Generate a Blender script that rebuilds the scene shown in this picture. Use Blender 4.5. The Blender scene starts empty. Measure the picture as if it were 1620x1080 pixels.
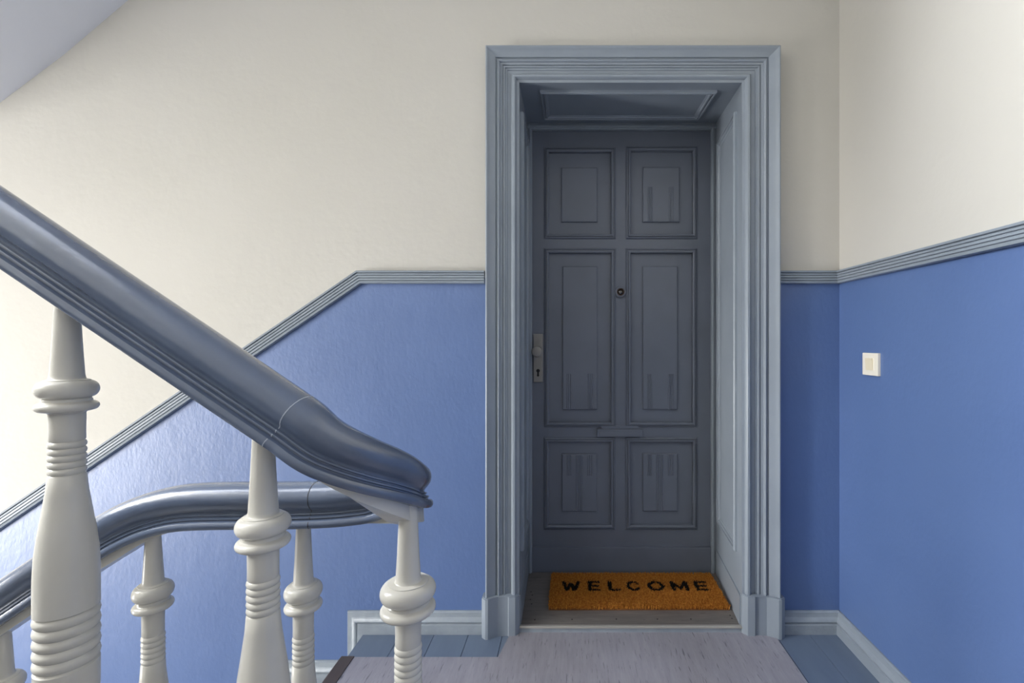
import bpy, bmesh, math, random
from mathutils import Vector, Matrix
random.seed(7)
sc = bpy.context.scene
COL = sc.collection
pi = math.pi

# ------------------------------------------------------------------ camera, world, light, exposure
F = 760.0                      # focal length in pixels of the 1620x1080 frame
EYE = 1.12
cd = bpy.data.cameras.new('camera'); cam = bpy.data.objects.new('camera', cd); COL.objects.link(cam)
cam.location = (0, 0, EYE); cam.rotation_euler = (pi/2, 0, 0)
cd.sensor_width = 36.0; cd.lens = F/1620*36.0; cd.shift_x = -95/1620; cd.clip_start = .02
sc.camera = cam
vs = sc.view_settings
vs.view_transform = 'Standard'; vs.look = 'None'; vs.gamma = 1.0; vs.use_curve_mapping = False
vs.exposure = 0.2
w = bpy.data.worlds.new('world'); sc.world = w; w.use_nodes = True
bg = w.node_tree.nodes['Background']
bg.inputs[0].default_value = (.80, .88, 1.0, 1); bg.inputs[1].default_value = .6

def area(name, loc, rot, sx, sy, power, col):
    l = bpy.data.lights.new(name, 'AREA'); l.shape = 'RECTANGLE'; l.size = sx; l.size_y = sy
    l.energy = power; l.color = col
    o = bpy.data.objects.new(name, l); COL.objects.link(o); o.location = loc; o.rotation_euler = rot
    return o
# daylight entering by the two half-landing windows in the end wall of the stairwell
area('daylight_lower_window', (-4.86, -.07, .25), (0, -pi/2, 0), 2.0, .7, 195, (1, .99, .975))
area('daylight_upper_window', (-4.86, .55, 3.45), (0, -pi/2, 0), 1.9, 1.3, 570, (.97, .99, 1))
# added soft fill from behind the camera, no known source there
area('added_front_fill', (.25, -.42, 2.35), (-pi/2, 0, 0), 1.1, 1.3, 4.5, (1, .98, .95))

# ------------------------------------------------------------------ materials
def lin(h):
    h = h.lstrip('#'); r = []
    for i in (0, 2, 4):
        c = int(h[i:i+2], 16)/255
        r.append(c/12.92 if c <= .04045 else ((c+.055)/1.055)**2.4)
    return tuple(r)+(1,)
MATS = {}
def mat(name, hexc, rough=.5, metal=0, spec=.5, coat=0, var=None, vscale=3.0, bump=(), vstretch=(1, 1, 1)):
    """painted / turned surface: colour, optional colour variation towards `var`, layered noise bump
    bump = list of (scale, distance, stretch)"""
    m = bpy.data.materials.new(name); m.use_nodes = True; nt = m.node_tree; N = nt.nodes; L = nt.links
    b = N['Principled BSDF']
    b.inputs['Base Color'].default_value = lin(hexc); b.inputs['Roughness'].default_value = rough
    b.inputs['Metallic'].default_value = metal; b.inputs['Specular IOR Level'].default_value = spec
    b.inputs['Coat Weight'].default_value = coat; b.inputs['Coat Roughness'].default_value = .12
    tc = N.new('ShaderNodeTexCoord')
    if var:
        mp = N.new('ShaderNodeMapping'); mp.inputs['Scale'].default_value = vstretch
        L.new(tc.outputs['Object'], mp.inputs[0])
        n = N.new('ShaderNodeTexNoise'); n.inputs['Scale'].default_value = vscale; n.inputs['Detail'].default_value = 6
        L.new(mp.outputs[0], n.inputs['Vector'])
        r = N.new('ShaderNodeValToRGB'); r.color_ramp.elements[0].color = lin(hexc); r.color_ramp.elements[1].color = lin(var)
        r.color_ramp.elements[0].position = .38; r.color_ramp.elements[1].position = .68
        L.new(n.outputs['Fac'], r.inputs[0]); L.new(r.outputs[0], b.inputs['Base Color'])
    prev = None
    for (s, d, st) in bump:
        mp = N.new('ShaderNodeMapping'); mp.inputs['Scale'].default_value = st
        L.new(tc.outputs['Object'], mp.inputs[0])
        n = N.new('ShaderNodeTexNoise'); n.inputs['Scale'].default_value = s; n.inputs['Detail'].default_value = 4
        L.new(mp.outputs[0], n.inputs['Vector'])
        bp = N.new('ShaderNodeBump'); bp.inputs['Distance'].default_value = d; bp.inputs['Strength'].default_value = 1
        L.new(n.outputs['Fac'], bp.inputs['Height'])
        if prev: L.new(prev.outputs[0], bp.inputs['Normal'])
        prev = bp
    if prev: L.new(prev.outputs[0], b.inputs['Normal'])
    MATS[name] = m
    return m
CREAM = mat('cream_plaster', 'c4c1ba', .7, spec=.3, var='c0bdb5', vscale=1.2, bump=[(28, .0012, (1, 1, 1)), (5, .003, (1, 1, 1))])
BLUE = mat('blue_gloss_wall_paint', '566f9f', .46, spec=.9, var='506999', vscale=2.2, bump=[(95, .0008, (1, 1, .6)), (14, .0016, (1, 1, .6))])
SOFFIT = mat('white_soffit_plaster', 'e1e4ee', .8, spec=.2, bump=[(20, .001, (1, 1, 1))])
TRIM = mat('grey_blue_trim_paint', '8d96a0', .36, spec=.5, var='87909a', vscale=6)
TRIMW = mat('worn_grey_trim_paint', '98a1a9', .42, spec=.5, var='8a939c', vscale=14, bump=[(45, .0022, (1, 1, 1))])
DOORP = mat('slate_door_paint', '6b717e', .38, spec=.5, var='666c78', vscale=5, bump=[(60, .0002, (1, 1, .15))])
WHITE = mat('ivory_baluster_gloss', 'cdcac1', .26, spec=.55, var='c5c2b9', vscale=9, bump=[(30, .0007, (1, 1, .6))])
RAIL = mat('slate_handrail_gloss', '58647a', .27, spec=.7, coat=.6, var='525d72', vscale=8, bump=[(26, .0012, (.5, 1, 1)), (120, .0003, (1, 1, 1))])
SEAM = mat('handrail_seam_filler', '9aa2ae', .5)
FLOORP = mat('blue_grey_floor_paint', '69778b', .42, spec=.5, var='626f84', vscale=5, vstretch=(3, .6, 1), bump=[(40, .0006, (1, .2, 1))])
NICKEL = mat('brushed_nickel', '918e8a', .42, metal=.35, bump=[(200, .0002, (1, 1, .05))])
DARK = mat('black_void', '0a0a0c', .6)
LENS = mat('peephole_lens', '1a100a', .05, spec=1.0, coat=1)
BRASS = mat('peephole_barrel', '6a5a50', .35, metal=.6)
SWITCHP = mat('ivory_switch_plastic', 'e9e4d6', .35, spec=.5)
ROCKERP = mat('aged_ivory_rocker_plastic', 'e2d8bd', .35, spec=.5)
NOSING = mat('brown_nosing_rubber', '4b423f', .5)
STEPP = mat('grey_linoleum_tread', '77777c', .55)
ALU = mat('worn_aluminium_edge', 'b9b5ad', .4, metal=.5, bump=[(60, .001, (1, 1, 1))])
COIRB = mat('coir_backing', '6b4017', .9)
GLASS = mat('window_frame_paint', 'dcdcd8', .4)

def lino(name, a, b_, dark, stretch, streak=.60):
    m = bpy.data.materials.new(name); m.use_nodes = True; nt = m.node_tree; N = nt.nodes; L = nt.links
    bs = N['Principled BSDF']; bs.inputs['Roughness'].default_value = .5
    tc = N.new('ShaderNodeTexCoord')
    mp = N.new('ShaderNodeMapping'); mp.inputs['Scale'].default_value = stretch; L.new(tc.outputs['Object'], mp.inputs[0])
    n1 = N.new('ShaderNodeTexNoise'); n1.inputs['Scale'].default_value = 5; n1.inputs['Detail'].default_value = 8; n1.inputs['Roughness'].default_value = .7
    n2 = N.new('ShaderNodeTexNoise'); n2.inputs['Scale'].default_value = 14; n2.inputs['Detail'].default_value = 5
    n3 = N.new('ShaderNodeTexNoise'); n3.inputs['Scale'].default_value = 1.7; n3.inputs['Detail'].default_value = 3
    L.new(mp.outputs[0], n1.inputs['Vector']); L.new(mp.outputs[0], n2.inputs['Vector']); L.new(tc.outputs['Object'], n3.inputs['Vector'])
    r1 = N.new('ShaderNodeValToRGB'); e = r1.color_ramp.elements
    e[0].color = lin(a); e[0].position = .35; e[1].color = lin(b_); e[1].position = .65; L.new(n1.outputs['Fac'], r1.inputs[0])
    r2 = N.new('ShaderNodeValToRGB'); e = r2.color_ramp.elements
    e[0].color = (0, 0, 0, 1); e[0].position = streak; e[1].color = (1, 1, 1, 1); e[1].position = streak+.12; L.new(n2.outputs['Fac'], r2.inputs[0])
    mx = N.new('ShaderNodeMixRGB'); L.new(r2.outputs[0], mx.inputs[0]); L.new(r1.outputs[0], mx.inputs[1]); mx.inputs[2].default_value = lin(dark)
    r3 = N.new('ShaderNodeValToRGB'); e = r3.color_ramp.elements
    e[0].color = (.84, .82, .80, 1); e[0].position = .35; e[1].color = (1, 1, 1, 1); e[1].position = .6; L.new(n3.outputs['Fac'], r3.inputs[0])
    m2 = N.new('ShaderNodeMixRGB'); m2.blend_type = 'MULTIPLY'; m2.inputs[0].default_value = 1
    L.new(mx.outputs[0], m2.inputs[1]); L.new(r3.outputs[0], m2.inputs[2]); L.new(m2.outputs[0], bs.inputs['Base Color'])
    bp = N.new('ShaderNodeBump'); bp.inputs['Distance'].default_value = .0008; L.new(n1.outputs['Fac'], bp.inputs['Height']); L.new(bp.outputs[0], bs.inputs['Normal'])
    return m
RUNNER = lino('mauve_grey_linoleum', '9e9ca4', '8f8d96', '6a6972', (9, 1.1, 1))
THRESH = lino('worn_threshold_wood', '7b7672', '67625f', '4d4846', (1.4, 10, 1), .62)

def coir(name, h1, h2):
    m = bpy.data.materials.new(name); m.use_nodes = True; nt = m.node_tree; N = nt.nodes; L = nt.links
    bs = N['Principled BSDF']; bs.inputs['Roughness'].default_value = .85; bs.inputs['Specular IOR Level'].default_value = .2
    tc = N.new('ShaderNodeTexCoord')
    n = N.new('ShaderNodeTexNoise'); n.inputs['Scale'].default_value = 130; n.inputs['Detail'].default_value = 2
    L.new(tc.outputs['Object'], n.inputs['Vector'])
    r = N.new('ShaderNodeValToRGB'); e = r.color_ramp.elements
    e[0].color = lin(h1); e[0].position = .35; e[1].color = lin(h2); e[1].position = .68
    L.new(n.outputs['Fac'], r.inputs[0]); L.new(r.outputs[0], bs.inputs['Base Color'])
    return m
COIR = coir('orange_coir_fibre', '9c5a1d', 'cf8e3c')
COIRK = coir('black_dyed_fibre', '0f0c0b', '1d1916')

# ------------------------------------------------------------------ helpers
def link(name, me, material, parent=None, smooth=None):
    o = bpy.data.objects.new(name, me); COL.objects.link(o)
    for m in (material if isinstance(material, (list, tuple)) else [material]): me.materials.append(m)
    if smooth is not None:
        for p in me.polygons: p.use_smooth = True
        me.set_sharp_from_angle(angle=math.radians(smooth))
    if parent is not None:
        o.parent = parent
        o.matrix_parent_inverse = Matrix.Translation(-Vector(parent.location))
    return o
def fin(name, bm, material, parent=None, smooth=None):
    bmesh.ops.recalc_face_normals(bm, faces=bm.faces)
    me = bpy.data.meshes.new(name); bm.to_mesh(me); bm.free()
    return link(name, me, material, parent, smooth)
def thing(name, label, cat, loc=(0, 0, 0), group=None):
    o = bpy.data.objects.new(name, None); COL.objects.link(o); o.location = loc
    o['label'] = label; o['category'] = cat
    if group: o['group'] = group
    return o
def tag(o, label, cat, group=None):
    o['label'] = label; o['category'] = cat
    if group: o['group'] = group
    return o
def struct(o, label=None):
    o['kind'] = 'structure'
    if label: o['label'] = label
    return o
def box(bm, x0, x1, y0, y1, z0, z1, bev=0, mi=0):
    v = [bm.verts.new(c) for c in ((x0,y0,z0),(x1,y0,z0),(x1,y1,z0),(x0,y1,z0),(x0,y0,z1),(x1,y0,z1),(x1,y1,z1),(x0,y1,z1))]
    fs = []
    for q in ((0,3,2,1),(4,5,6,7),(0,1,5,4),(1,2,6,5),(2,3,7,6),(3,0,4,7)):
        f = bm.faces.new([v[i] for i in q]); f.material_index = mi; fs.append(f)
    if bev:
        es = list({e for f in fs for e in f.edges})
        bmesh.ops.bevel(bm, geom=es, offset=bev, segments=2, affect='EDGES', profile=.6)
def prism_xz(bm, pts, y0, y1, mi=0):
    """extrude an x-z outline from y0 to y1"""
    a = [bm.verts.new((x, y0, z)) for x, z in pts]; b = [bm.verts.new((x, y1, z)) for x, z in pts]
    fs = [bm.faces.new(a), bm.faces.new(b[::-1])]
    n = len(pts)
    for i in range(n):
        fs.append(bm.faces.new([a[i], b[i], b[(i+1) % n], a[(i+1) % n]]))
    for f in fs: f.material_index = mi
def prism_xy(bm, pts, z0, z1, mi=0):
    a = [bm.verts.new((x, y, z0)) for x, y in pts]; b = [bm.verts.new((x, y, z1)) for x, y in pts]
    bm.faces.new(a[::-1]); bm.faces.new(b); n = len(pts)
    for i in range(n): bm.faces.new([a[i], a[(i+1) % n], b[(i+1) % n], b[i]])
def sweep(bm, prof, path, normal, closed=False, flip=1):
    """sweep a closed (a, b) profile along a path that lies on a flat surface with the given normal;
    a runs sideways in the surface, b stands off it; corners are mitred"""
    n = Vector(normal).normalized(); P = [Vector(p) for p in path]; k = len(P); rings = []
    for i in range(k):
        tin = (P[i]-P[i-1]).normalized() if (i > 0 or closed) else None
        tout = (P[(i+1) % k]-P[i]).normalized() if (i < k-1 or closed) else None
        tin = tin or tout; tout = tout or tin
        s1 = n.cross(tin)*flip; s2 = n.cross(tout)*flip
        s = (s1+s2)/(1+s1.dot(s2))
        rings.append([bm.verts.new(P[i]+s*a+n*b) for a, b in prof])
    m = len(prof); lim = k if closed else k-1
    for i in range(lim):
        r, q = rings[i], rings[(i+1) % k]
        for j in range(m): bm.faces.new([r[j], r[(j+1) % m], q[(j+1) % m], q[j]])
    if not closed:
        bm.faces.new(rings[0][::-1]); bm.faces.new(rings[-1])
def lathe(bm, prof, seg=40, axis='z', org=(0, 0, 0)):
    """prof = [(radius, height)] from one end to the other, closed with caps"""
    o = Vector(org); rings = []
    for r, h in prof:
        ring = []
        for i in range(seg):
            a = 2*pi*i/seg
            c = Vector((r*math.cos(a), r*math.sin(a), h)) if axis == 'z' else Vector((r*math.cos(a), -h, r*math.sin(a)))
            ring.append(bm.verts.new(o+c))
        rings.append(ring)
    for r, q in zip(rings, rings[1:]):
        for i in range(seg): bm.faces.new([r[i], r[(i+1) % seg], q[(i+1) % seg], q[i]])
    bm.faces.new(rings[0][::-1]); bm.faces.new(rings[-1])

# ------------------------------------------------------------------ dimensions
WY = 1.858        # face of the back wall
BY = 2.289        # face of the door leaf
XR = 1.034        # right wall
XL = -4.9         # end wall of the stairwell
YF = -.45         # wall behind the photographer
OX0, OX1, OZ = -.203, .653, 2.115   # door opening
BX0, BX1 = -.211, .684              # opening at its back end
NX = -.80         # top nosing of the descending flight
SL = .681         # slope of the stairs
GO, RI = .285, .192
RZ = 1.367; RX = -.819              # dado rail height, and where it starts to slope
def rz_at(x): return RZ if x > RX else RZ+(x-RX)*SL
def S(px): return (px-905)/332.0                 # pixel on the door plane -> metres
def Zd(py): return EYE-(py-540)/332.0

# ------------------------------------------------------------------ setting: walls
bm = bmesh.new(); ZB, ZT = -2.4, 5.2
LX0, LX1, LZT = OX0, OX1, OZ
OX0, OX1, OZ = OX0-.06, OX1+.07, OZ+.085      # rough opening behind the lining
prism_xz(bm, [(XL, rz_at(XL)), (RX, RZ), (RX, ZT), (XL, ZT)], WY, WY+.5, 0)
prism_xz(bm, [(XL, ZB), (RX, ZB), (RX, RZ), (XL, rz_at(XL))], WY, WY+.5, 1)
prism_xz(bm, [(RX, RZ), (OX0, RZ), (OX0, OZ), (OX0, ZT), (RX, ZT)], WY, WY+.5, 0)
prism_xz(bm, [(RX, ZB), (OX0, ZB), (OX0, RZ), (RX, RZ)], WY, WY+.5, 1)
prism_xz(bm, [(OX0, OZ), (OX1, OZ), (OX1, ZT), (OX0, ZT)], WY, WY+.5, 0)
prism_xz(bm, [(OX0, ZB), (OX1, ZB), (OX1, -.001), (OX0, -.001)], WY, WY+.5, 1)
prism_xz(bm, [(OX1, RZ), (XR, RZ), (XR, ZT), (OX1, ZT), (OX1, OZ)], WY, WY+.5, 0)
prism_xz(bm, [(OX1, ZB), (XR, ZB), (XR, RZ), (OX1, RZ)], WY, WY+.5, 1)
OX0, OX1, OZ = LX0, LX1, LZT
struct(fin('wall_back', bm, [CREAM, BLUE]), 'cream wall over glossy blue dado, around the door')
bm = bmesh.new()
box(bm, XR, XR+.2, YF-.2, WY+.5, RZ, ZT, mi=0); box(bm, XR, XR+.2, YF-.2, WY+.5, ZB, RZ, mi=1)
struct(fin('wall_right', bm, [CREAM, BLUE]), 'cream wall over glossy blue dado with the light switch')
bm = bmesh.new()
QX0, QX1, QZ0, QZ1 = -.30, .80, 1.70, 3.0  # opening cut only to go with the added front fill
for a in ((XL-.2, QX0, ZB, ZT), (QX1, XR, ZB, ZT), (QX0, QX1, ZB, QZ0), (QX0, QX1, QZ1, ZT)): box(bm, a[0], a[1], YF-.2, YF, a[2], a[3])
struct(fin('wall_front', bm, [CREAM]), 'cream wall behind the landing')
bm = bmesh.new()
WINS = ((-.75, 1.25, -.42, .28), (2.5, 4.4, -.1, 1.2))
for z0, z1 in ((ZB, -.75), (1.25, 2.5), (4.4, ZT)): box(bm, XL-.2, XL, YF, WY+.5, z0, z1)
for z0, z1, WYA, WYB in WINS:
    box(bm, XL-.2, XL, YF, WYA, z0, z1); box(bm, XL-.2, XL, WYB, WY+.5, z0, z1)
struct(fin('wall_left', bm, [CREAM]), 'cream end wall of the stairwell with two windows')
for i, (z0, z1, WYA, WYB) in enumerate(WINS):
    bm = bmesh.new(); t = .06; xa, xb = XL-.12, XL-.06
    box(bm, xa, xb, WYA, WYB, z0, z0+t); box(bm, xa, xb, WYA, WYB, z1-t, z1)
    box(bm, xa, xb, WYA, WYA+t, z0+t, z1-t); box(bm, xa, xb, WYB-t, WYB, z0+t, z1-t)
    m_ = (WYA+WYB)/2; box(bm, xa, xb, m_-.03, m_+.03, z0+t, z1-t)
    struct(fin('window_%d' % (i+1), bm, GLASS), 'white casement window of the stairwell')
bm = bmesh.new(); t = .06  # invented window frame, added to go with the front fill light
for a in ((QX0, QX1, QZ0, QZ0+t), (QX0, QX1, QZ1-t, QZ1), (QX0, QX0+t, QZ0+t, QZ1-t), (QX1-t, QX1, QZ0+t, QZ1-t), (.22, .28, QZ0+t, QZ1-t)): box(bm, a[0], a[1], YF-.12, YF-.06, a[2], a[3])
struct(fin('window_3', bm, GLASS), 'added white casement window at the fill light behind the landing')
# ceilings
bm = bmesh.new(); box(bm, NX, XR+.2, YF-.2, WY+.5, 3.25, 3.45)
struct(fin('ceiling', bm, SOFFIT), 'white ceiling over the landing')
bm = bmesh.new(); box(bm, XL-.2, NX, YF-.2, WY+.5, ZT, ZT+.2)
struct(fin('ceiling_upper', bm, SOFFIT), 'white ceiling at the top of the stairwell')
bm = bmesh.new()
cv = [(NX+.02, 3.27), (-1.1, 2.985), (-1.45, 2.672), (-1.72, 2.437), (-1.97, 2.225), (-2.21, 2.045), (-2.5, 1.88), (-2.8, 1.79), (-3.2, 1.755), (XL, 1.75)]
prism_xz(bm, cv+[(XL, 1.95), (-3.3, 1.95), (NX+.02, 3.45)], .93, WY+.001)
struct(fin('ceiling_soffit', bm, SOFFIT, smooth=30), 'white sloping underside of the next flight of stairs')

# ------------------------------------------------------------------ floor
bm = bmesh.new(); box(bm, NX+.012, XR+.1, YF-.1, WY+.01, -.2, -.018)
fl = struct(fin('floor', bm, FLOORP), 'landing floor of painted boards')
xs = [NX]; x = .907
cuts = [NX]+[.907-.1303*i for i in range(12, -1, -1)]+[XR]
for a, b in zip(cuts, cuts[1:]):
    if b-a < .02: continue
    bm = bmesh.new(); box(bm, a+.0008, b-.0008, YF, WY+.005, -.018, 0, .0012)
    fin('plank', bm, FLOORP, fl)
# linoleum runner with its notch beside the door
bm = bmesh.new(); prism_xy(bm, [(NX+.026, YF+.02), (.772, YF+.02), (.772, WY-.052), (.70, WY-.012), (-.235, WY-.012), (-.262, 1.702), (NX+.026, 1.702)], 0, .003)
tag(fin('floor_runner', bm, RUNNER), 'mauve grey streaked linoleum sheet on the landing in front of the door', 'linoleum')
bm = bmesh.new(); prism_xz(bm, [(NX-.022, -.03), (NX-.022, .0), (NX-.016, .006), (NX+.028, .006), (NX+.028, 0), (NX-.014, 0), (NX-.014, -.03)], .953, 1.702)
tag(fin('stair_nosing', bm, NOSING), 'dark brown nosing strip along the stair edge of the landing', 'nosing')
# descending flight
NST = 10
fd = thing('descending_stairs', 'flight of stairs going down along the blue wall', 'stairs', (NX, 1.39, -RI))
for i in range(NST):
    x1 = NX-i*GO; z = -(i+1)*RI
    bm = bmesh.new(); box(bm, x1-GO-.025, x1, .951, WY-.001, z-.035, z, .006); fin('tread', bm, STEPP, fd)
    bm = bmesh.new(); box(bm, x1-.001, x1+.02, .951, WY-.001, z, z+RI-(.02 if i == 0 else .03)); fin('riser', bm, TRIM, fd)
bm = bmesh.new(); prism_xz(bm, [(NX-.002, .012), (NX-.002, -.32), (NX-NST*GO, -NST*RI-.28), (NX-NST*GO, -NST*RI+.012)], .890, .951); fin('stringer', bm, WHITE, fd)
bm = bmesh.new(); box(bm, XL, NX-NST*GO-.02, YF, WY, -NST*RI-RI-.2, -NST*RI-.001)
struct(fin('floor_half_landing', bm, STEPP), 'half landing below')
# ascending flight
fu = thing('ascending_stairs', 'flight of stairs going up beside the landing', 'stairs', (-.55, .2, 0))
for i in range(NST):
    x1 = -.55-i*GO; z = (i+1)*RI
    bm = bmesh.new(); box(bm, x1-GO, x1+.025, YF+.001, .660, z-.035, z, .006); fin('tread', bm, STEPP, fu)
    bm = bmesh.new(); box(bm, x1-.02, x1+.001, YF+.001, .660, z-RI+(.0035 if i == 0 else 0), z-.034); fin('riser', bm, TRIM, fu)
bm = bmesh.new(); prism_xz(bm, [(-.54, .0035), (-.54, RI), (-.55-NST*GO, NST*RI+RI*.9), (-.55-NST*GO, NST*RI-.28), (-.85, .0035)], .660, .722); fin('stringer', bm, WHITE, fu)
bm = bmesh.new(); prism_xz(bm, [(-.85, .004), (-.55-NST*GO, NST*RI-.26), (-.55-NST*GO, NST*RI-.24), (-.83, .03)], YF+.002, .660); fin('soffit', bm, SOFFIT, fu)
bm = bmesh.new(); box(bm, XL, -.55-NST*GO-.01, YF, .925, 1.75, NST*RI)
struct(fin('floor_upper_half_landing', bm, STEPP), 'half landing above')

# ------------------------------------------------------------------ dado rail and baseboards
h = .0245
DADO = [(-h, 0), (-h, .012), (-h+.002, .017), (-h+.009, .019), (-h+.011, .0145), (-h+.013, .019), (-h+.019, .0195), (-h+.021, .015), (-h+.023, .0195),
        (-h+.029, .0195), (-h+.031, .015), (-h+.033, .0195), (-h+.038, .020), (-h+.040, .016), (-h+.042, .023), (h-.001, .024), (h, .021), (h, 0)]
def dado(name, path, normal, label, flip=1):
    bm = bmesh.new(); sweep(bm, DADO, path, normal, flip=flip)
    return struct(fin(name, bm, TRIM, smooth=30), label)
e = .0005
xl = XL
dado('trim_1', [(xl, WY+e, rz_at(xl)), (RX, WY+e, RZ), (-.337, WY+e, RZ)], (0, -1, 0), 'ribbed grey dado rail that climbs beside the stairs')
dado('trim_2', [(.792, WY+e, RZ), (XR+.001, WY+e, RZ)], (0, -1, 0), 'short ribbed grey dado rail between door casing and corner')
dado('trim_3', [(XR+e, WY-.002, RZ), (XR+e, YF, RZ)], (-1, 0, 0), 'ribbed grey dado rail along the switch wall')
BB = [(0, 0), (0, .024), (.036, .024), (.040, .017), (.043, .021), (.048, .0225), (.056, .0195), (.062, .0135), (.070, .012), (.078, .012), (.082, .006), (.082, 0)]
def board(name, path, normal, label, m=TRIMW, flip=1):
    bm = bmesh.new(); sweep(bm, BB, path, normal, flip=flip)
    return struct(fin(name, bm, m, smooth=30), label)
board('baseboard_right', [(XR+e, WY-.001, 0), (XR+e, YF, 0)], (-1, 0, 0), 'grey moulded baseboard under the switch wall', TRIM, flip=1)
board('baseboard_back', [(.81, WY+e, 0), (XR, WY+e, 0)], (0, -1, 0), 'short grey baseboard between door casing and corner')
# skirting that steps down with the flight: level piece, upright piece, next step
pth = [(-.345, WY+e, 0)]
x = NX
bm = bmesh.new()
pts = [(-.345, 0), (NX+.016, 0)]
z = 0; xx = NX+.016
for i in range(3):
    z -= RI; pts.append((xx, z)); xx -= GO; pts.append((xx, z))
sweep(bm, BB, [(px, WY+e, pz) for px, pz in pts], (0, -1, 0), flip=-1)
struct(fin('baseboard_stairs', bm, TRIMW, smooth=30), 'worn grey baseboard stepping down from landing to stairs')

# ------------------------------------------------------------------ door casing
CAS = [(0, -.002), (0, .040), (.002, .0445), (.005, .046), (.008, .0445), (.012, .0405), (.020, .035), (.029, .0305), (.036, .0265), (.0375, .021), (.042, .020), (.0435, .027), (.048, .0305), (.0525, .027),
       (.0535, .021), (.061, .020), (.062, .0155), (.066, .0155), (.067, .021), (.071, .021), (.072, .0150), (.079, .0150), (.080, .011), (.094, .009), (.096, .018),
       (.102, .0255), (.109, .0255), (.114, .020), (.116, .013), (.125, .011), (.125, 0)]
CX0, CX1, CZ = OX0-.125, OX1+.125+.012, OZ+.125
CAS_R = [(a*(.137/.125), b) for a, b in CAS]
cas = struct(thing('trim_4', 'moulded grey blue casing around the door niche', 'door casing', (.22, WY, 0)))
del cas['category']
PZ = .152
def casing_piece(path):
    bm = bmesh.new(); sweep(bm, CAS, path, (0, -1, 0), flip=CFL); return bm
n = Vector((0, -1, 0))
CFL = 1
# three mitred lengths: build the whole frame, then cut it into jamb and head pieces at the mitres
def piece(pa, pb, da, db):
    """one length between outer corners pa, pb; da/db = inward direction added at each end for the mitre"""
    bm = bmesh.new(); r0 = []; r1 = []
    for a, b in CAS:
        r0.append(bm.verts.new(Vector(pa)+Vector(da)*a+n*b)); r1.append(bm.verts.new(Vector(pb)+Vector(db)*a+n*b))
    m = len(CAS)
    for j in range(m): bm.faces.new([r0[j], r0[(j+1) % m], r1[(j+1) % m], r1[j]])
    bm.faces.new(r0[::-1]); bm.faces.new(r1)
    return bm
kx = 1.0
fin('casing_jamb', piece((CX0, WY, PZ-.004), (CX0, WY, CZ), (1, 0, 0), (1, 0, -1)), TRIM, cas, 32)
fin('casing_jamb', piece((OX1+.125+.012, WY, PZ-.004), (OX1+.125+.012, WY, CZ), (-1.096, 0, 0), (-1.096, 0, -1)), TRIM, cas, 32)
fin('casing_head', piece((CX0, WY, CZ), (CX1, WY, CZ), (1, 0, -1), (-1.096, 0, -1)), TRIM, cas, 32)
PL = [(-.014, -.002), (-.014, .040), (.002, .055), (.012, .055), (.046, .033), (.084, .030), (.088, .037), (.112, .034), (.127, .016), (.127, -.002)]
for sx, ox, k in ((1, CX0, 1), (-1, CX1, 1.09)):
    bm = bmesh.new()
    prof = [(ox+sx*a*k, WY-b) for a, b in PL]
    prism_xy(bm, prof, 0, PZ)
    bmesh.ops.bevel(bm, geom=[ed for ed in bm.edges if all(v.co.z > PZ-.001 for v in ed.verts)], offset=.003, segments=2, affect='EDGES')
    fin('plinth_block', bm, TRIM, cas)

# ------------------------------------------------------------------ niche lining with panel mouldings
lin_ = struct(thing('trim_5', 'panelled grey lining of the deep door niche', 'lining', (.22, 2.07, 0))); del lin_['category']
NY0, NY1 = WY-.002, BY+.02
def quad_prism(bm, pts, z0, z1): prism_xy(bm, pts, z0, z1)
bm = bmesh.new(); prism_xy(bm, [(OX1+.0006, NY0), (BX1, NY1), (BX1+.03, NY1), (OX1+.02, NY0)], .0, OZ+.06); fin('jamb_board', bm, TRIM, lin_)
bm = bmesh.new(); prism_xy(bm, [(OX0-.0006, NY0), (BX0, NY1), (BX0-.03, NY1), (OX0-.02, NY0)], .0, OZ+.06); fin('jamb_board', bm, TRIM, lin_)
RISE = .042                                  # the head board climbs slightly towards the leaf
def hz(y): return OZ+.0006+RISE*(y-NY0)/(NY1-NY0)
bm = bmesh.new(); prism_xy(bm, [(OX0-.01, NY0), (OX1+.01, NY0), (BX1+.01, NY1), (BX0-.01, NY1)], OZ+.0006, OZ+.03)
for v in bm.verts: v.co.z += hz(v.co.y)-OZ-.0006
fin('head_board', bm, TRIM, lin_)
PM = [(0, -.002), (0, .009), (.004, .013), (.009, .013), (.011, .006), (.015, .006), (.017, .0115), (.021, .010), (.024, .004), (.030, .001), (.030, -.002)]
def jx(y, a, b): return a+(b-a)*(y-NY0)/(NY1-NY0)
ya, yb = WY+.055, BY-.075
za, zb = .285, 2.035
nr = Vector((-(NY1-NY0), (BX1-OX1), 0)).normalized()
bm = bmesh.new(); sweep(bm, PM, [(jx(ya, OX1, BX1), ya, za), (jx(yb, OX1, BX1), yb, za), (jx(yb, OX1, BX1), yb, zb), (jx(ya, OX1, BX1), ya, zb)], nr, closed=True, flip=-1)
fin('panel_moulding', bm, TRIM, lin_, 30)
nl = Vector(((NY1-NY0), -(BX0-OX0), 0)).normalized()
bm = bmesh.new(); sweep(bm, PM, [(jx(ya, OX0, BX0), ya, za), (jx(yb, OX0, BX0), yb, za), (jx(yb, OX0, BX0), yb, zb), (jx(ya, OX0, BX0), ya, zb)], nl, closed=True, flip=1)
fin('panel_moulding', bm, TRIM, lin_, 30)
bm = bmesh.new(); sweep(bm, PM, [(OX0+.075, ya, hz(ya)), (OX1-.075, ya, hz(ya)), (OX1-.068, yb-.005, hz(yb-.005)), (OX0+.072, yb-.005, hz(yb-.005))], (0, RISE, -(NY1-NY0)), closed=True, flip=-1)
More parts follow.
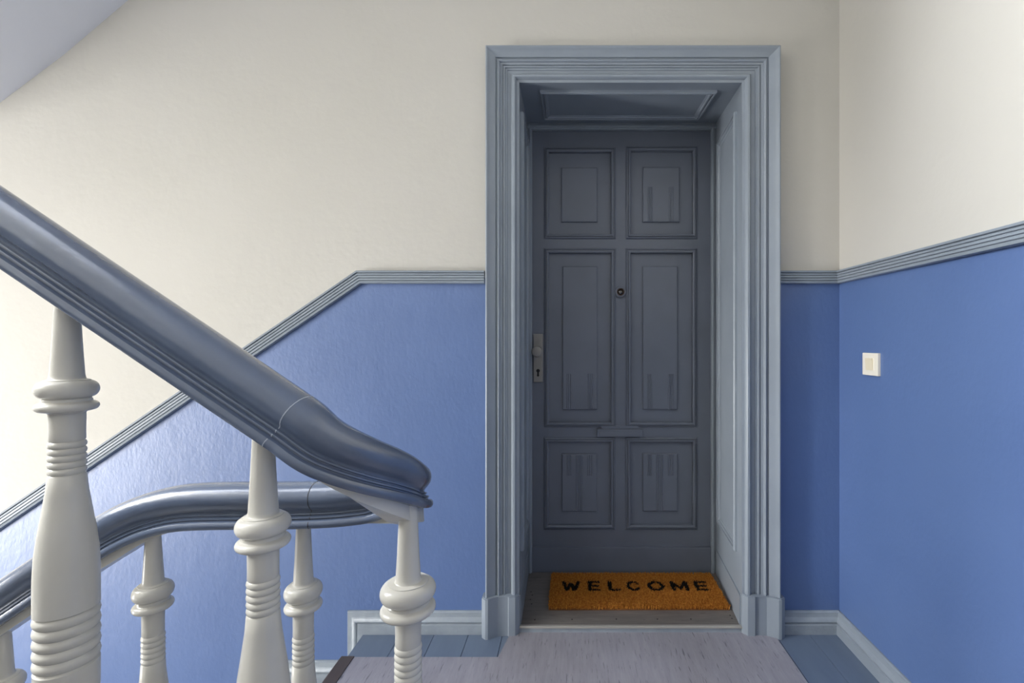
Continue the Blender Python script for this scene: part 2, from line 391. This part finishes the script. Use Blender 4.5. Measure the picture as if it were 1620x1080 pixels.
fin('panel_moulding', bm, TRIM, lin_, 30)
# low plinth boards inside the niche
for s, a, b in ((1, OX1, BX1), (-1, OX0, BX0)):
    bm = bmesh.new(); t = .006*s
    prism_xy(bm, [(a-t, NY0), (b-t, NY1-.04), (b+t, NY1-.04), (a+t, NY0)], .0, .140); fin('plinth_board', bm, TRIM, lin_)
# door frame strips against the leaf
for s, a in ((1, S(1124)), (-1, S(842))):
    bm = bmesh.new(); FR = [(0, 0), (0, .020), (.006, .026), (.012, .026), (.014, .020), (.030, .020), (.030, 0)]
    prism_xy(bm, [(a+s*u, BY+.004-v) for u, v in FR], .0, Zd(206)+.02); fin('frame_strip', bm, TRIM, lin_)
bm = bmesh.new(); box(bm, BX0-.005, BX1+.005, BY-.018, BY+.02, Zd(207), hz(BY)+.015, .003); fin('frame_strip', bm, TRIM, lin_)
bm = bmesh.new(); box(bm, BX0-.004, BX1+.004, BY-.026, BY-.015, Zd(205.5), Zd(201.5), .002); fin('frame_bead', bm, TRIM, lin_)

# ------------------------------------------------------------------ threshold
th = thing('threshold', 'worn wooden threshold with nailed metal edge in the door niche', 'threshold', (.22, 2.0, 0))
TZ = .026
bm = bmesh.new(); prism_xy(bm, [(OX0-.008, WY-.004), (OX1+.008, WY-.004), (BX1+.003, BY+.03), (BX0-.003, BY+.03)], .0, TZ); fin('board', bm, THRESH, th)
bm = bmesh.new()
EP = [(WY-.003, TZ-.004), (WY-.003, TZ+.0015), (WY-.012, TZ+.002), (WY-.018, TZ-.001), (WY-.018, TZ-.005), (WY-.010, TZ-.006)]
a = [bm.verts.new((OX0+.0, y, z)) for y, z in EP]; b = [bm.verts.new((OX1+.006, y, z)) for y, z in EP]
bm.faces.new(a); bm.faces.new(b[::-1])
for i in range(len(EP)): bm.faces.new([a[i], b[i], b[(i+1) % 6], a[(i+1) % 6]])
fin('metal_edge', bm, ALU, th)
bm = bmesh.new(); box(bm, OX0, OX1+.006, WY-.012, WY-.003, .0, TZ-.004, .002); fin('front_board', bm, TRIMW, th)
nail = None
for px, py in ((846, 980), (905, 979.5), (975, 979), (1040, 979), (1093, 979), (1158, 978), (841, 955), (839, 948), (842, 941), (840, 936), (1155, 973)):
    Y = F*(EYE-TZ)/(py-540); X = (px-905)/F*Y
    if nail is None:
        bm = bmesh.new(); lathe(bm, [(.0035, 0), (.0035, .001), (.0015, .0016)], 8); nm = fin('nail', bm, DARK, th); nail = nm
    else:
        nm = nail.copy(); COL.objects.link(nm)
    nm.location = (X, Y, TZ-.0004)
bm = bmesh.new(); box(bm, BX0, BX1, BY-.012, BY+.03, TZ-.001, Zd(905)+.012, .003); fin('sill_strip', bm, THRESH, th)

# ------------------------------------------------------------------ door leaf
D0 = Zd(908); DT = Zd(208)
door = struct(thing('door_1', 'dark slate blue six-panel entrance door', 'door', (S(983), BY, D0))); del door['category']
panels = [(868, 967, 241, 371, 'ul'), (997, 1096, 239, 371, 'ur'), (868, 967, 400, 668, 'ml'), (997, 1095.5, 400, 668, 'mr'), (867.5, 966.5, 698, 830, 'll'), (996.5, 1096, 698, 830, 'lr')]
bm = bmesh.new()
xl_, xr_ = S(840), S(1126)
cx = [xl_, S(868), S(967), S(997), S(1096), xr_]
rz = [DT, Zd(240), Zd(371), Zd(400), Zd(668), Zd(698), Zd(830), D0]
def bxo(name, x0, x1, z0, z1, y0=BY, y1=BY+.04, m=DOORP, par=door, bev=.0012):
    bm = bmesh.new(); box(bm, x0, x1, y0, y1, z0, z1, bev); return fin(name, bm, m, par)
bm.free()
bxo('stile', cx[0], cx[1], D0, DT); bxo('stile', cx[4], cx[5], D0, DT)
for zt, zb_ in ((rz[0], rz[1]), (rz[2], rz[3]), (rz[4], rz[5]), (rz[6], rz[7])): bxo('rail', cx[1]-.0005, cx[4]+.0005, zb_, zt)
for zt, zb_ in ((rz[1], rz[2]), (rz[3], rz[4]), (rz[5], rz[6])): bxo('mullion', cx[2], cx[3], zb_-.0005, zt+.0005)
MO = [(-.001, -.012), (-.001, .010), (.003, .013), (.008, .013), (.0095, .0055), (.013, .0055), (.0145, .0095), (.019, .007), (.022, 0), (.028, -.005), (.036, -.0085), (.036, -.012)]
fields = {'ul': (888, 945, 265, 351), 'ur': (1017, 1075, 264, 351), 'ml': (890, 945, 421, 648), 'mr': (1017, 1072, 421, 647.5), 'll': (889, 944, 718, 809), 'lr': (1017, 1072, 717.5, 808.5)}
flutes = {'ur': [(1025, 1033, 296, 350), (1058, 1066, 296, 350)], 'ml': [(896, 905, 591, 647), (930, 939, 591, 647)], 'mr': [(1024, 1031.5, 591.5, 647), (1057, 1066, 591.5, 647)],
          'll': [(897, 905, 719, 752), (929, 938, 719, 752), (911, 922.5, 719, 808)], 'lr': [(1024, 1032, 718, 752), (1057, 1066, 718, 752), (1038, 1050, 718, 808)], 'ul': []}
for x0, x1, y0, y1, k in panels:
    X0, X1, Z1, Z0 = S(x0), S(x1), Zd(y0), Zd(y1)
    p = bxo('panel', X0-.003, X1+.003, Z0-.003, Z1+.003, BY+.010, BY+.03)
    bm = bmesh.new(); sweep(bm, MO, [(X0, BY, Z0), (X1, BY, Z0), (X1, BY, Z1), (X0, BY, Z1)], (0, -1, 0), closed=True, flip=-1)
    fin('moulding', bm, DOORP, p, 25)
    f0, f1, g1, g0 = fields[k]; A0, A1, C1, C0 = S(f0), S(f1), Zd(g1), Zd(g0)
    bm = bmesh.new(); dy = .0075; c = .0035
    v = [bm.verts.new(q) for q in ((A0, BY+.011, C0), (A1, BY+.011, C0), (A1, BY+.011, C1), (A0, BY+.011, C1), (A0, BY+.0015, C0), (A1, BY+.0015, C0), (A1, BY+.0015, C1), (A0, BY+.0015, C1),
        (A0+c, BY-.0008, C0+c), (A1-c, BY-.0008, C0+c), (A1-c, BY-.0008, C1-c), (A0+c, BY-.0008, C1-c))]
    bm.faces.new(v[0:4][::-1]); bm.faces.new(v[8:12])
    for i in range(4):
        j = (i+1) % 4; bm.faces.new([v[i], v[j], v[4+j], v[4+i]]); bm.faces.new([v[4+i], v[4+j], v[8+j], v[8+i]])
    fin('raised_field', bm, DOORP, p)
    for q0, q1, r1, r0 in flutes[k]:
        nr_ = 4 if q1-q0 > 10 else 3
        wq = S(q1)-S(q0)
        for i in range(nr_):
            xa_ = S(q0)+wq*(i+.12)/nr_; xb_ = S(q0)+wq*(i+.88)/nr_
            bm = bmesh.new(); prism_xz(bm, [(xa_, Zd(r0)), (xb_, Zd(r0)), (xb_, Zd(r1)), (xa_, Zd(r1))], BY-.0035, BY+.004)
            bmesh.ops.bevel(bm, geom=[ed for ed in bm.edges if all(vv.co.y < BY for vv in ed.verts)], offset=.0014, segments=1, affect='EDGES')
            fin('flute', bm, DOORP, p)
bxo('kick_board', xl_, xr_, D0, Zd(864), BY-.012, BY+.001, bev=.003)
# letter slot
ls = bxo('letter_slot', S(944), S(1016), Zd(690), Zd(677.5), BY-.018, BY+.001, bev=.003)
bxo('slot_flap', S(948), S(1012), Zd(687.5), Zd(681), BY-.021, BY-.017, par=ls, bev=.0015)
bxo('slot_hood', S(951), S(1009), Zd(677.5), Zd(672.5), BY-.009, BY+.001, par=ls, bev=.002)
# peephole
pc = (S(981.5), BY, Zd(462))
bm = bmesh.new(); lathe(bm, [(.027, -.001), (.027, .009), (.024, .0125), (.0185, .013), (.0175, .003), (.016, -.001)], 40, 'y', pc); ph = fin('peephole', bm, DOORP, door, 40)
ph['label'] = 'round peephole with dark lens'
bm = bmesh.new(); lathe(bm, [(.0178, -.001), (.0178, .0090), (.0158, .0095), (.011, .0022), (.011, -.001)], 32, 'y', pc); fin('barrel', bm, BRASS, ph, 40)
bm = bmesh.new(); lathe(bm, [(.0115, -.001), (.0115, .0024), (.009, .0046), (.005, .0058), (.001, .0062)], 24, 'y', pc); fin('lens', bm, LENS, ph, 60)
# lock plate
lp = bxo('lock_plate', S(844.3), S(859), Zd(604), Zd(528), BY-.013, BY+.001, NICKEL, bev=.002); lp['label'] = 'brushed nickel lock plate with round knob'
kc = (S(851), BY-.012, Zd(555.5))
bm = bmesh.new(); lathe(bm, [(.010, 0), (.010, .022), (.014, .026), (.022, .030), (.0245, .035), (.0245, .052), (.0225, .0555), (.018, .0568), (.004, .0575)], 36, 'y', kc); fin('knob', bm, NICKEL, lp, 35)
kh = (S(851.5), BY-.0128, Zd(586))
bm = bmesh.new(); lathe(bm, [(.0085, -.002), (.0085, .0008)], 24, 'y', kh)
box(bm, kh[0]-.0042, kh[0]+.0042, kh[1]-.0008, kh[1]+.002, kh[2]-.024, kh[2]); lathe(bm, [(.0055, -.002), (.0055, .0009)], 20, 'y', (kh[0], kh[1], kh[2]-.022))
fin('keyhole', bm, DARK, lp)

# ------------------------------------------------------------------ doormat
MX0, MX1, MY0, MY1 = -.094, .642, 1.956, 2.236
mt = thing('doormat', 'orange coir doormat reading WELCOME in black letters on the threshold', 'doormat', ((MX0+MX1)/2, (MY0+MY1)/2, TZ))
bm = bmesh.new(); box(bm, MX0, MX1, MY0, MY1, TZ, TZ+.006); fin('backing', bm, COIRB, mt)
T = .017
def seg(x, y, s):
    x0, y0, x1, y1 = s; dx, dy = x1-x0, y1-y0
    t = max(0, min(1, ((x-x0)*dx+(y-y0)*dy)/(dx*dx+dy*dy)))
    return math.hypot(x-x0-t*dx, (y-y0-t*dy))
LZ = .084
def letters():
    L_ = []
    yb_, yt = 2.075, 2.159
    def X(px): return (px-905)/F*2.117
    t = .0085
    def add(px0, px1, segs):
        a, b = X(px0)+t, X(px1)-t
        L_.append([(a+(b-a)*s[0], yb_+t+(yt-yb_-2*t)*s[1], a+(b-a)*s[2], yb_+t+(yt-yb_-2*t)*s[3]) for s in segs])
    W = [(0, 1, .26, 0), (.26, 0, .5, .8), (.5, .8, .74, 0), (.74, 0, 1, 1)]
    E = [(.12, 0, .12, 1), (.12, 0, 1, 0), (.12, .5, .9, .5), (.12, 1, 1, 1)]
    Lt = [(.12, 0, .12, 1), (.12, 0, 1, 0)]
    def arc(a0, a1, k=14): return [(.5+.5*math.cos(a0+(a1-a0)*i/k), .5+.5*math.sin(a0+(a1-a0)*i/k), .5+.5*math.cos(a0+(a1-a0)*(i+1)/k), .5+.5*math.sin(a0+(a1-a0)*(i+1)/k)) for i in range(k)]
    M = [(.05, 0, .05, 1), (.05, 1, .5, .15), (.5, .15, .95, 1), (.95, 1, .95, 0)]
    add(888, 918, W); add(928, 950, E); add(960, 982, Lt); add(991, 1014, arc(pi*.25, pi*1.75)); add(1024, 1051, arc(0, 2*pi)); add(1060, 1090, M); add(1097, 1120, E)
    return [s for l in L_ for s in l], t
SEGS, LT = letters()
def inletter(x, y):
    if not (2.06 < y < 2.175): return False
    return any(seg(x, y, s) < LT for s in SEGS if min(s[0], s[2])-LT < x < max(s[0], s[2])+LT)
V, Fc, MI = [], [], []
nx, ny = 236, 92
for i in range(nx):
    for j in range(ny):
        x = MX0+(i+.5+random.uniform(-.6, .6))*(MX1-MX0)/nx; y = MY0+(j+.5+random.uniform(-.6, .6))*(MY1-MY0)/ny
        edge = min(x-MX0, MX1-x, y-MY0, MY1-y)
        hh = random.uniform(.012, .0175)
        lx, ly = random.gauss(0, .0022), random.gauss(0, .0022)
        if edge < .006:
            if y-MY0 < .006: ly -= random.uniform(0, .004)
            if MX1-x < .006: lx += random.uniform(0, .003)
            if x-MX0 < .006: lx -= random.uniform(0, .003)
            if MY1-y < .006: ly += random.uniform(0, .003)
        r = .0017; a0 = random.uniform(0, 6.28); z0 = TZ+.004; b = len(V)
        for k in range(3): V.append((x+r*math.cos(a0+2.094*k), y+r*math.sin(a0+2.094*k), z0))
        for k in range(3): V.append((x+lx+.8*r*math.cos(a0+2.094*k), y+ly+.8*r*math.sin(a0+2.094*k), z0+hh))
        fs = [(b, b+1, b+4, b+3), (b+1, b+2, b+5, b+4), (b+2, b, b+3, b+5), (b+3, b+4, b+5)]
        Fc += fs; MI += [1 if inletter(x, y) else 0]*4
me = bpy.data.meshes.new('bristles'); me.from_pydata(V, [], Fc); me.polygons.foreach_set('material_index', MI)
br = link('bristles', me, [COIR, COIRK], mt); br['kind'] = 'stuff'

# ------------------------------------------------------------------ light switch
sy, sz = 1.652, 1.042; hs = .0385
sw = thing('light_switch', 'small square ivory light switch on the blue wall', 'light switch', (XR, sy, sz))
bm = bmesh.new(); box(bm, XR-.010, XR+.001, sy-hs-.004, sy+hs+.004, sz-hs, sz+hs, .002); fin('frame', bm, SWITCHP, sw)
bm = bmesh.new(); box(bm, XR-.0115, XR-.009, sy-.022, sy+.022, sz-.0225, sz+.0225, .001); fin('surround', bm, SWITCHP, sw)
bm = bmesh.new(); prof = [(sy-.0195, sz-.0205), (sy+.0195, sz-.0205), (sy+.0195, sz+.0205), (sy-.0195, sz+.0205)]
v0 = [bm.verts.new((XR-.010, y, z)) for y, z in prof]; v1 = [bm.verts.new((XR-(.0155 if z > sz else .0125), y, z)) for y, z in prof]
bm.faces.new(v0); bm.faces.new(v1[::-1])
for i in range(4): bm.faces.new([v0[i], v0[(i+1) % 4], v1[(i+1) % 4], v1[i]])
fin('rocker', bm, ROCKERP, sw)

# ------------------------------------------------------------------ handrail
YN, YFAR, AX = .691, .921, -.389
RR = (YFAR-YN)/2; YC = (YN+YFAR)/2
HB = .039
def zb_near(x): return .953-.675*(x-AX)          # underside of the near rail
P_near = [Vector((x, YN, zb_near(x)+HB/math.cos(math.atan(.675)))) for x in (-2.6, -2.0, -1.4, -1.0, -.8, -.65, -.55, -.48, -.43, AX-.02)]
def interp(t, tab):
    for (a, va), (b, vb) in zip(tab, tab[1:]):
        if t <= b: return va+(vb-va)*(t-a)/(b-a)
    return tab[-1][1]
Zarc = [(-90, 1.013), (-75, .985), (-60, .966), (-45, .948), (-30, .931), (-15, .913), (0, .894), (15, .880), (30, .866), (45, .853), (60, .841), (75, .829), (90, .820)]
P_arc = []
for d in range(-90, 91, 6):
    a = math.radians(d); P_arc.append(Vector((AX+(RR-.003)*math.cos(a), YC+RR*math.sin(a), interp(d, Zarc)-.013+.014*max(0, d)/90)))
far_tab = [(-.389, .820), (-.45, .814), (-.55, .811), (-.65, .811), (-.72, .809), (-.76, .804), (-.80, .794), (-.84, .779), (-.88, .758), (-.93, .727), (-1.0, .681), (-1.1, .6135), (-1.6, .276), (-2.4, -.264), (-3.4, -.94)]
P_far = [Vector((x, YFAR, z)) for x, z in far_tab]
def smooth_path(P, it=3):
    for _ in range(it):
        Q = [P[0]]
        for a, b in zip(P, P[1:]): Q += [a*.75+b*.25, a*.25+b*.75]
        P = Q+[P[-1]]
    return P
ALLP = P_near+P_arc+P_far[1:]
def frames(P):
    out = []
    for i, p in enumerate(P):
        t = (P[min(i+1, len(P)-1)]-P[max(i-1, 0)]).normalized()
        s = Vector((t.y, -t.x, 0)).normalized()   # right of travel
        u = s.cross(t).normalized()
        out.append((p, s, u))
    return out
# half profile of the rail, side offset / height, from top middle to bottom middle
HP = [(0, .044), (.010, .0432), (.019, .0405), (.026, .0355), (.0315, .029), (.0345, .021), (.035, .013), (.0335, .005), (.0295, -.002), (.025, -.007), (.0232, -.010), (.0232, -.013),
      (.027, -.0142), (.0275, -.0165), (.0255, -.018), (.0255, -.0195), (.0305, -.021), (.031, -.0235), (.029, -.025), (.029, -.0265), (.035, -.0285), (.0375, -.033), (.0375, -.039), (.0345, -.0435), (.030, -.044), (.0, -.044)]
HP = [(a, b*.886) for a, b in HP]
FULL = HP+[(-a, b) for a, b in HP[-2:0:-1]]
def rail_mesh(FR, prof=FULL):
    bm = bmesh.new(); rings = [[bm.verts.new(p+s*a+u*b) for a, b in prof] for p, s, u in FR]; m = len(prof)
    for r, q in zip(rings, rings[1:]):
        for j in range(m): bm.faces.new([r[j], r[(j+1) % m], q[(j+1) % m], q[j]])
    bm.faces.new(rings[0][::-1]); bm.faces.new(rings[-1]); return bm
SP = smooth_path(ALLP, 2); FRM = frames(SP)
i1 = max(i for i, (p, s, u) in enumerate(FRM) if p.y < YN+.004 and p.x < AX-.012)
i2 = min(i for i, (p, s, u) in enumerate(FRM) if p.y > YFAR-.001 and p.x < -.47)
hr = thing('handrail', 'glossy slate blue moulded handrail curling round the stairwell on white balusters', 'handrail', (AX+RR, YC, .85))
a_ = fin('rail_length', rail_mesh(FRM[:i1+1]), RAIL, hr, 40); a_['label'] = 'straight rail climbing with the ascending stairs'
b_ = fin('wreath', rail_mesh(FRM[i1:i2+1]), RAIL, hr, 40); b_['label'] = 'rounded rail end turning back round the stairwell'
c_ = fin('rail_length', rail_mesh(FRM[i2:]), RAIL, hr, 40); c_['label'] = 'rail that runs level then dips with the descending stairs'
def seam(i, grow, dark):
    p, s, u = FRM[i]; t = s.cross(u)
    prof = [(a*(1+grow), b*(1+grow)) for a, b in FULL]
    bm = rail_mesh([(p-t*.0007, s, u), (p+t*.0007, s, u)], prof); fin('seam', bm, dark, hr)
seam(i1, .008, SEAM); seam(i2, .006, DARK)
# white packing strip under the rail
def strip(FR, hfun, name):
    bm = bmesh.new(); rings = []
    for k, (p, s, u) in enumerate(FR):
        hh = hfun(k/(len(FR)-1), p); wv = .021
        rings.append([bm.verts.new(p+s*a+u*b) for a, b in ((-wv, -.037), (wv, -.037), (wv, -.039-hh), (-wv, -.039-hh))])
    for r, q in zip(rings, rings[1:]):
        for j in range(4): bm.faces.new([r[j], r[(j+1) % 4], q[(j+1) % 4], q[j]])
    bm.faces.new(rings[0][::-1]); bm.faces.new(rings[-1]); fin(name, bm, WHITE, hr, 30)
FRa = [f for f in FRM if f[0].x > AX+.04 or (f[0].x > AX-.05 and f[0].y > YC)]
strip(FRa, lambda t, p: .002+.020*math.sin(pi*min(1, t*1.0))**1.0, 'packing_strip')
FRb = [f for f in FRM if f[0].y > YC and f[0].x < -.74]
strip(FRb, lambda t, p: .002+.012*min(1, max(0, (-.76-p.x)/.12)), 'packing_strip')

# ------------------------------------------------------------------ balusters
def bal_profile(k, collar):
    """distances below the rail and radii of the turned shape, top to bottom"""
    pr = [(-.010, .0130), (.0, .0132), (.05, .0165), (.080, .0185), (.0845, .0195), (.0855, .0205), (.0865, .0245*collar)]
    def torus(c, hh, r0, r):
        return [(c+hh*math.sin(math.radians(a)), r0+(r-r0)*math.cos(math.radians(a))) for a in range(-80, 81, 16)]
    pr += torus(.100, .0125, .023*collar, .0340*collar)
    pr += [(.1145, .0265*collar), (.1170, .0265*collar)]
    pr += torus(.1245, .0065, .0265*collar, .0338*collar)
    pr += [(.1325, .0215), (.134, .0196), (.160, .0192), (.172, .0194)]
    z = .174
    for i in range(5):
        pr += [(z, .0184), (z+.0018, .0200), (z+.0048, .0207), (z+.0078, .0200)]; z += .0094
    pr += [(z, .0186), (z+.002, .0204), (.245, .0222), (.275, .0262), (.305, .0305), (.335, .0334), (.365, .0346), (.395, .0347), (.4145, .0347)]
    z = .416
    for i in range(5):
        pr += [(z, .0318), (z+.003, .0345), (z+.0075, .0353), (z+.012, .0345)]; z += .0152
    pr += [(z, .0318), (z+.003, .0345), (.53, .0345), (.58, .033), (.64, .0285), (.70, .023), (.735, .0205)]
    pr += [(.742, .020)]+torus(.757, .0125, .022, .033)+[(.772, .022), (.776, .030)]
    return [(d*k if d > 0 else d, r) for d, r in pr]
G = 'turned white balusters of the staircase'
def baluster(x, y, ztop, zbase, label, k=1.0, rk=1.0, collar=1.0, drop=0):
    b = thing('baluster', label, 'baluster', (x, y, zbase), G)
    L = ztop-zbase
    pr = [(d+drop if d > .06 else d*(1+drop/.06), r) for d, r in bal_profile(k, collar)]
    sq = .776*k
    pr = [p for p in pr if p[0] <= L-.045]
    bm = bmesh.new(); lathe(bm, [(r*rk, ztop-d) for d, r in pr]+[(.027*rk, max(zbase+.03, ztop-pr[-1][0]-.004))], 48, org=(x, y, 0)); fin('turned_shaft', bm, WHITE, b, 38)
    bm = bmesh.new(); zt = max(zbase+.035, ztop-pr[-1][0]+.001)
    q = .031*rk; box(bm, x-q, x+q, y-q, y+q, zbase-.001, zt, .004); fin('square_foot', bm, WHITE, b)
def zb_far(x):
    t = sorted(far_tab); return interp(x, t)-.039
baluster(-.726, YN, zb_near(-.726)-.004, RI+.10, 'tall white turned baluster with fat ribbed belly, second up the rising handrail', 1.0, 1.0, 1.0, .025)
baluster(-.444, YN, zb_near(-.444)-.004, 0.0035, 'white turned baluster below the seam of the rising handrail, first after its rounded end', 1.03, 1.03, 1.0, .026)
baluster(-.266, .780, .858, 0.0035, 'white turned baluster with heavy double collar under the rounded end of the handrail', 1.17, 1.05, 1.22, .025)
baluster(-.515, YFAR, zb_far(-.515), 0.0, 'white turned baluster under the level stretch of the lower handrail', 1.13, .93, 1.05, .018)
baluster(-.803, YFAR, zb_far(-.803)-.002, 0.004, 'white turned baluster under the bend where the lower handrail starts to dip', 1.10, .90, 1.05)
baluster(-1.093, YFAR, zb_far(-1.093)-.006, -.19, 'white turned baluster below the bend, under the dipping stretch of the lower handrail', 1.10, .90, 1.05)
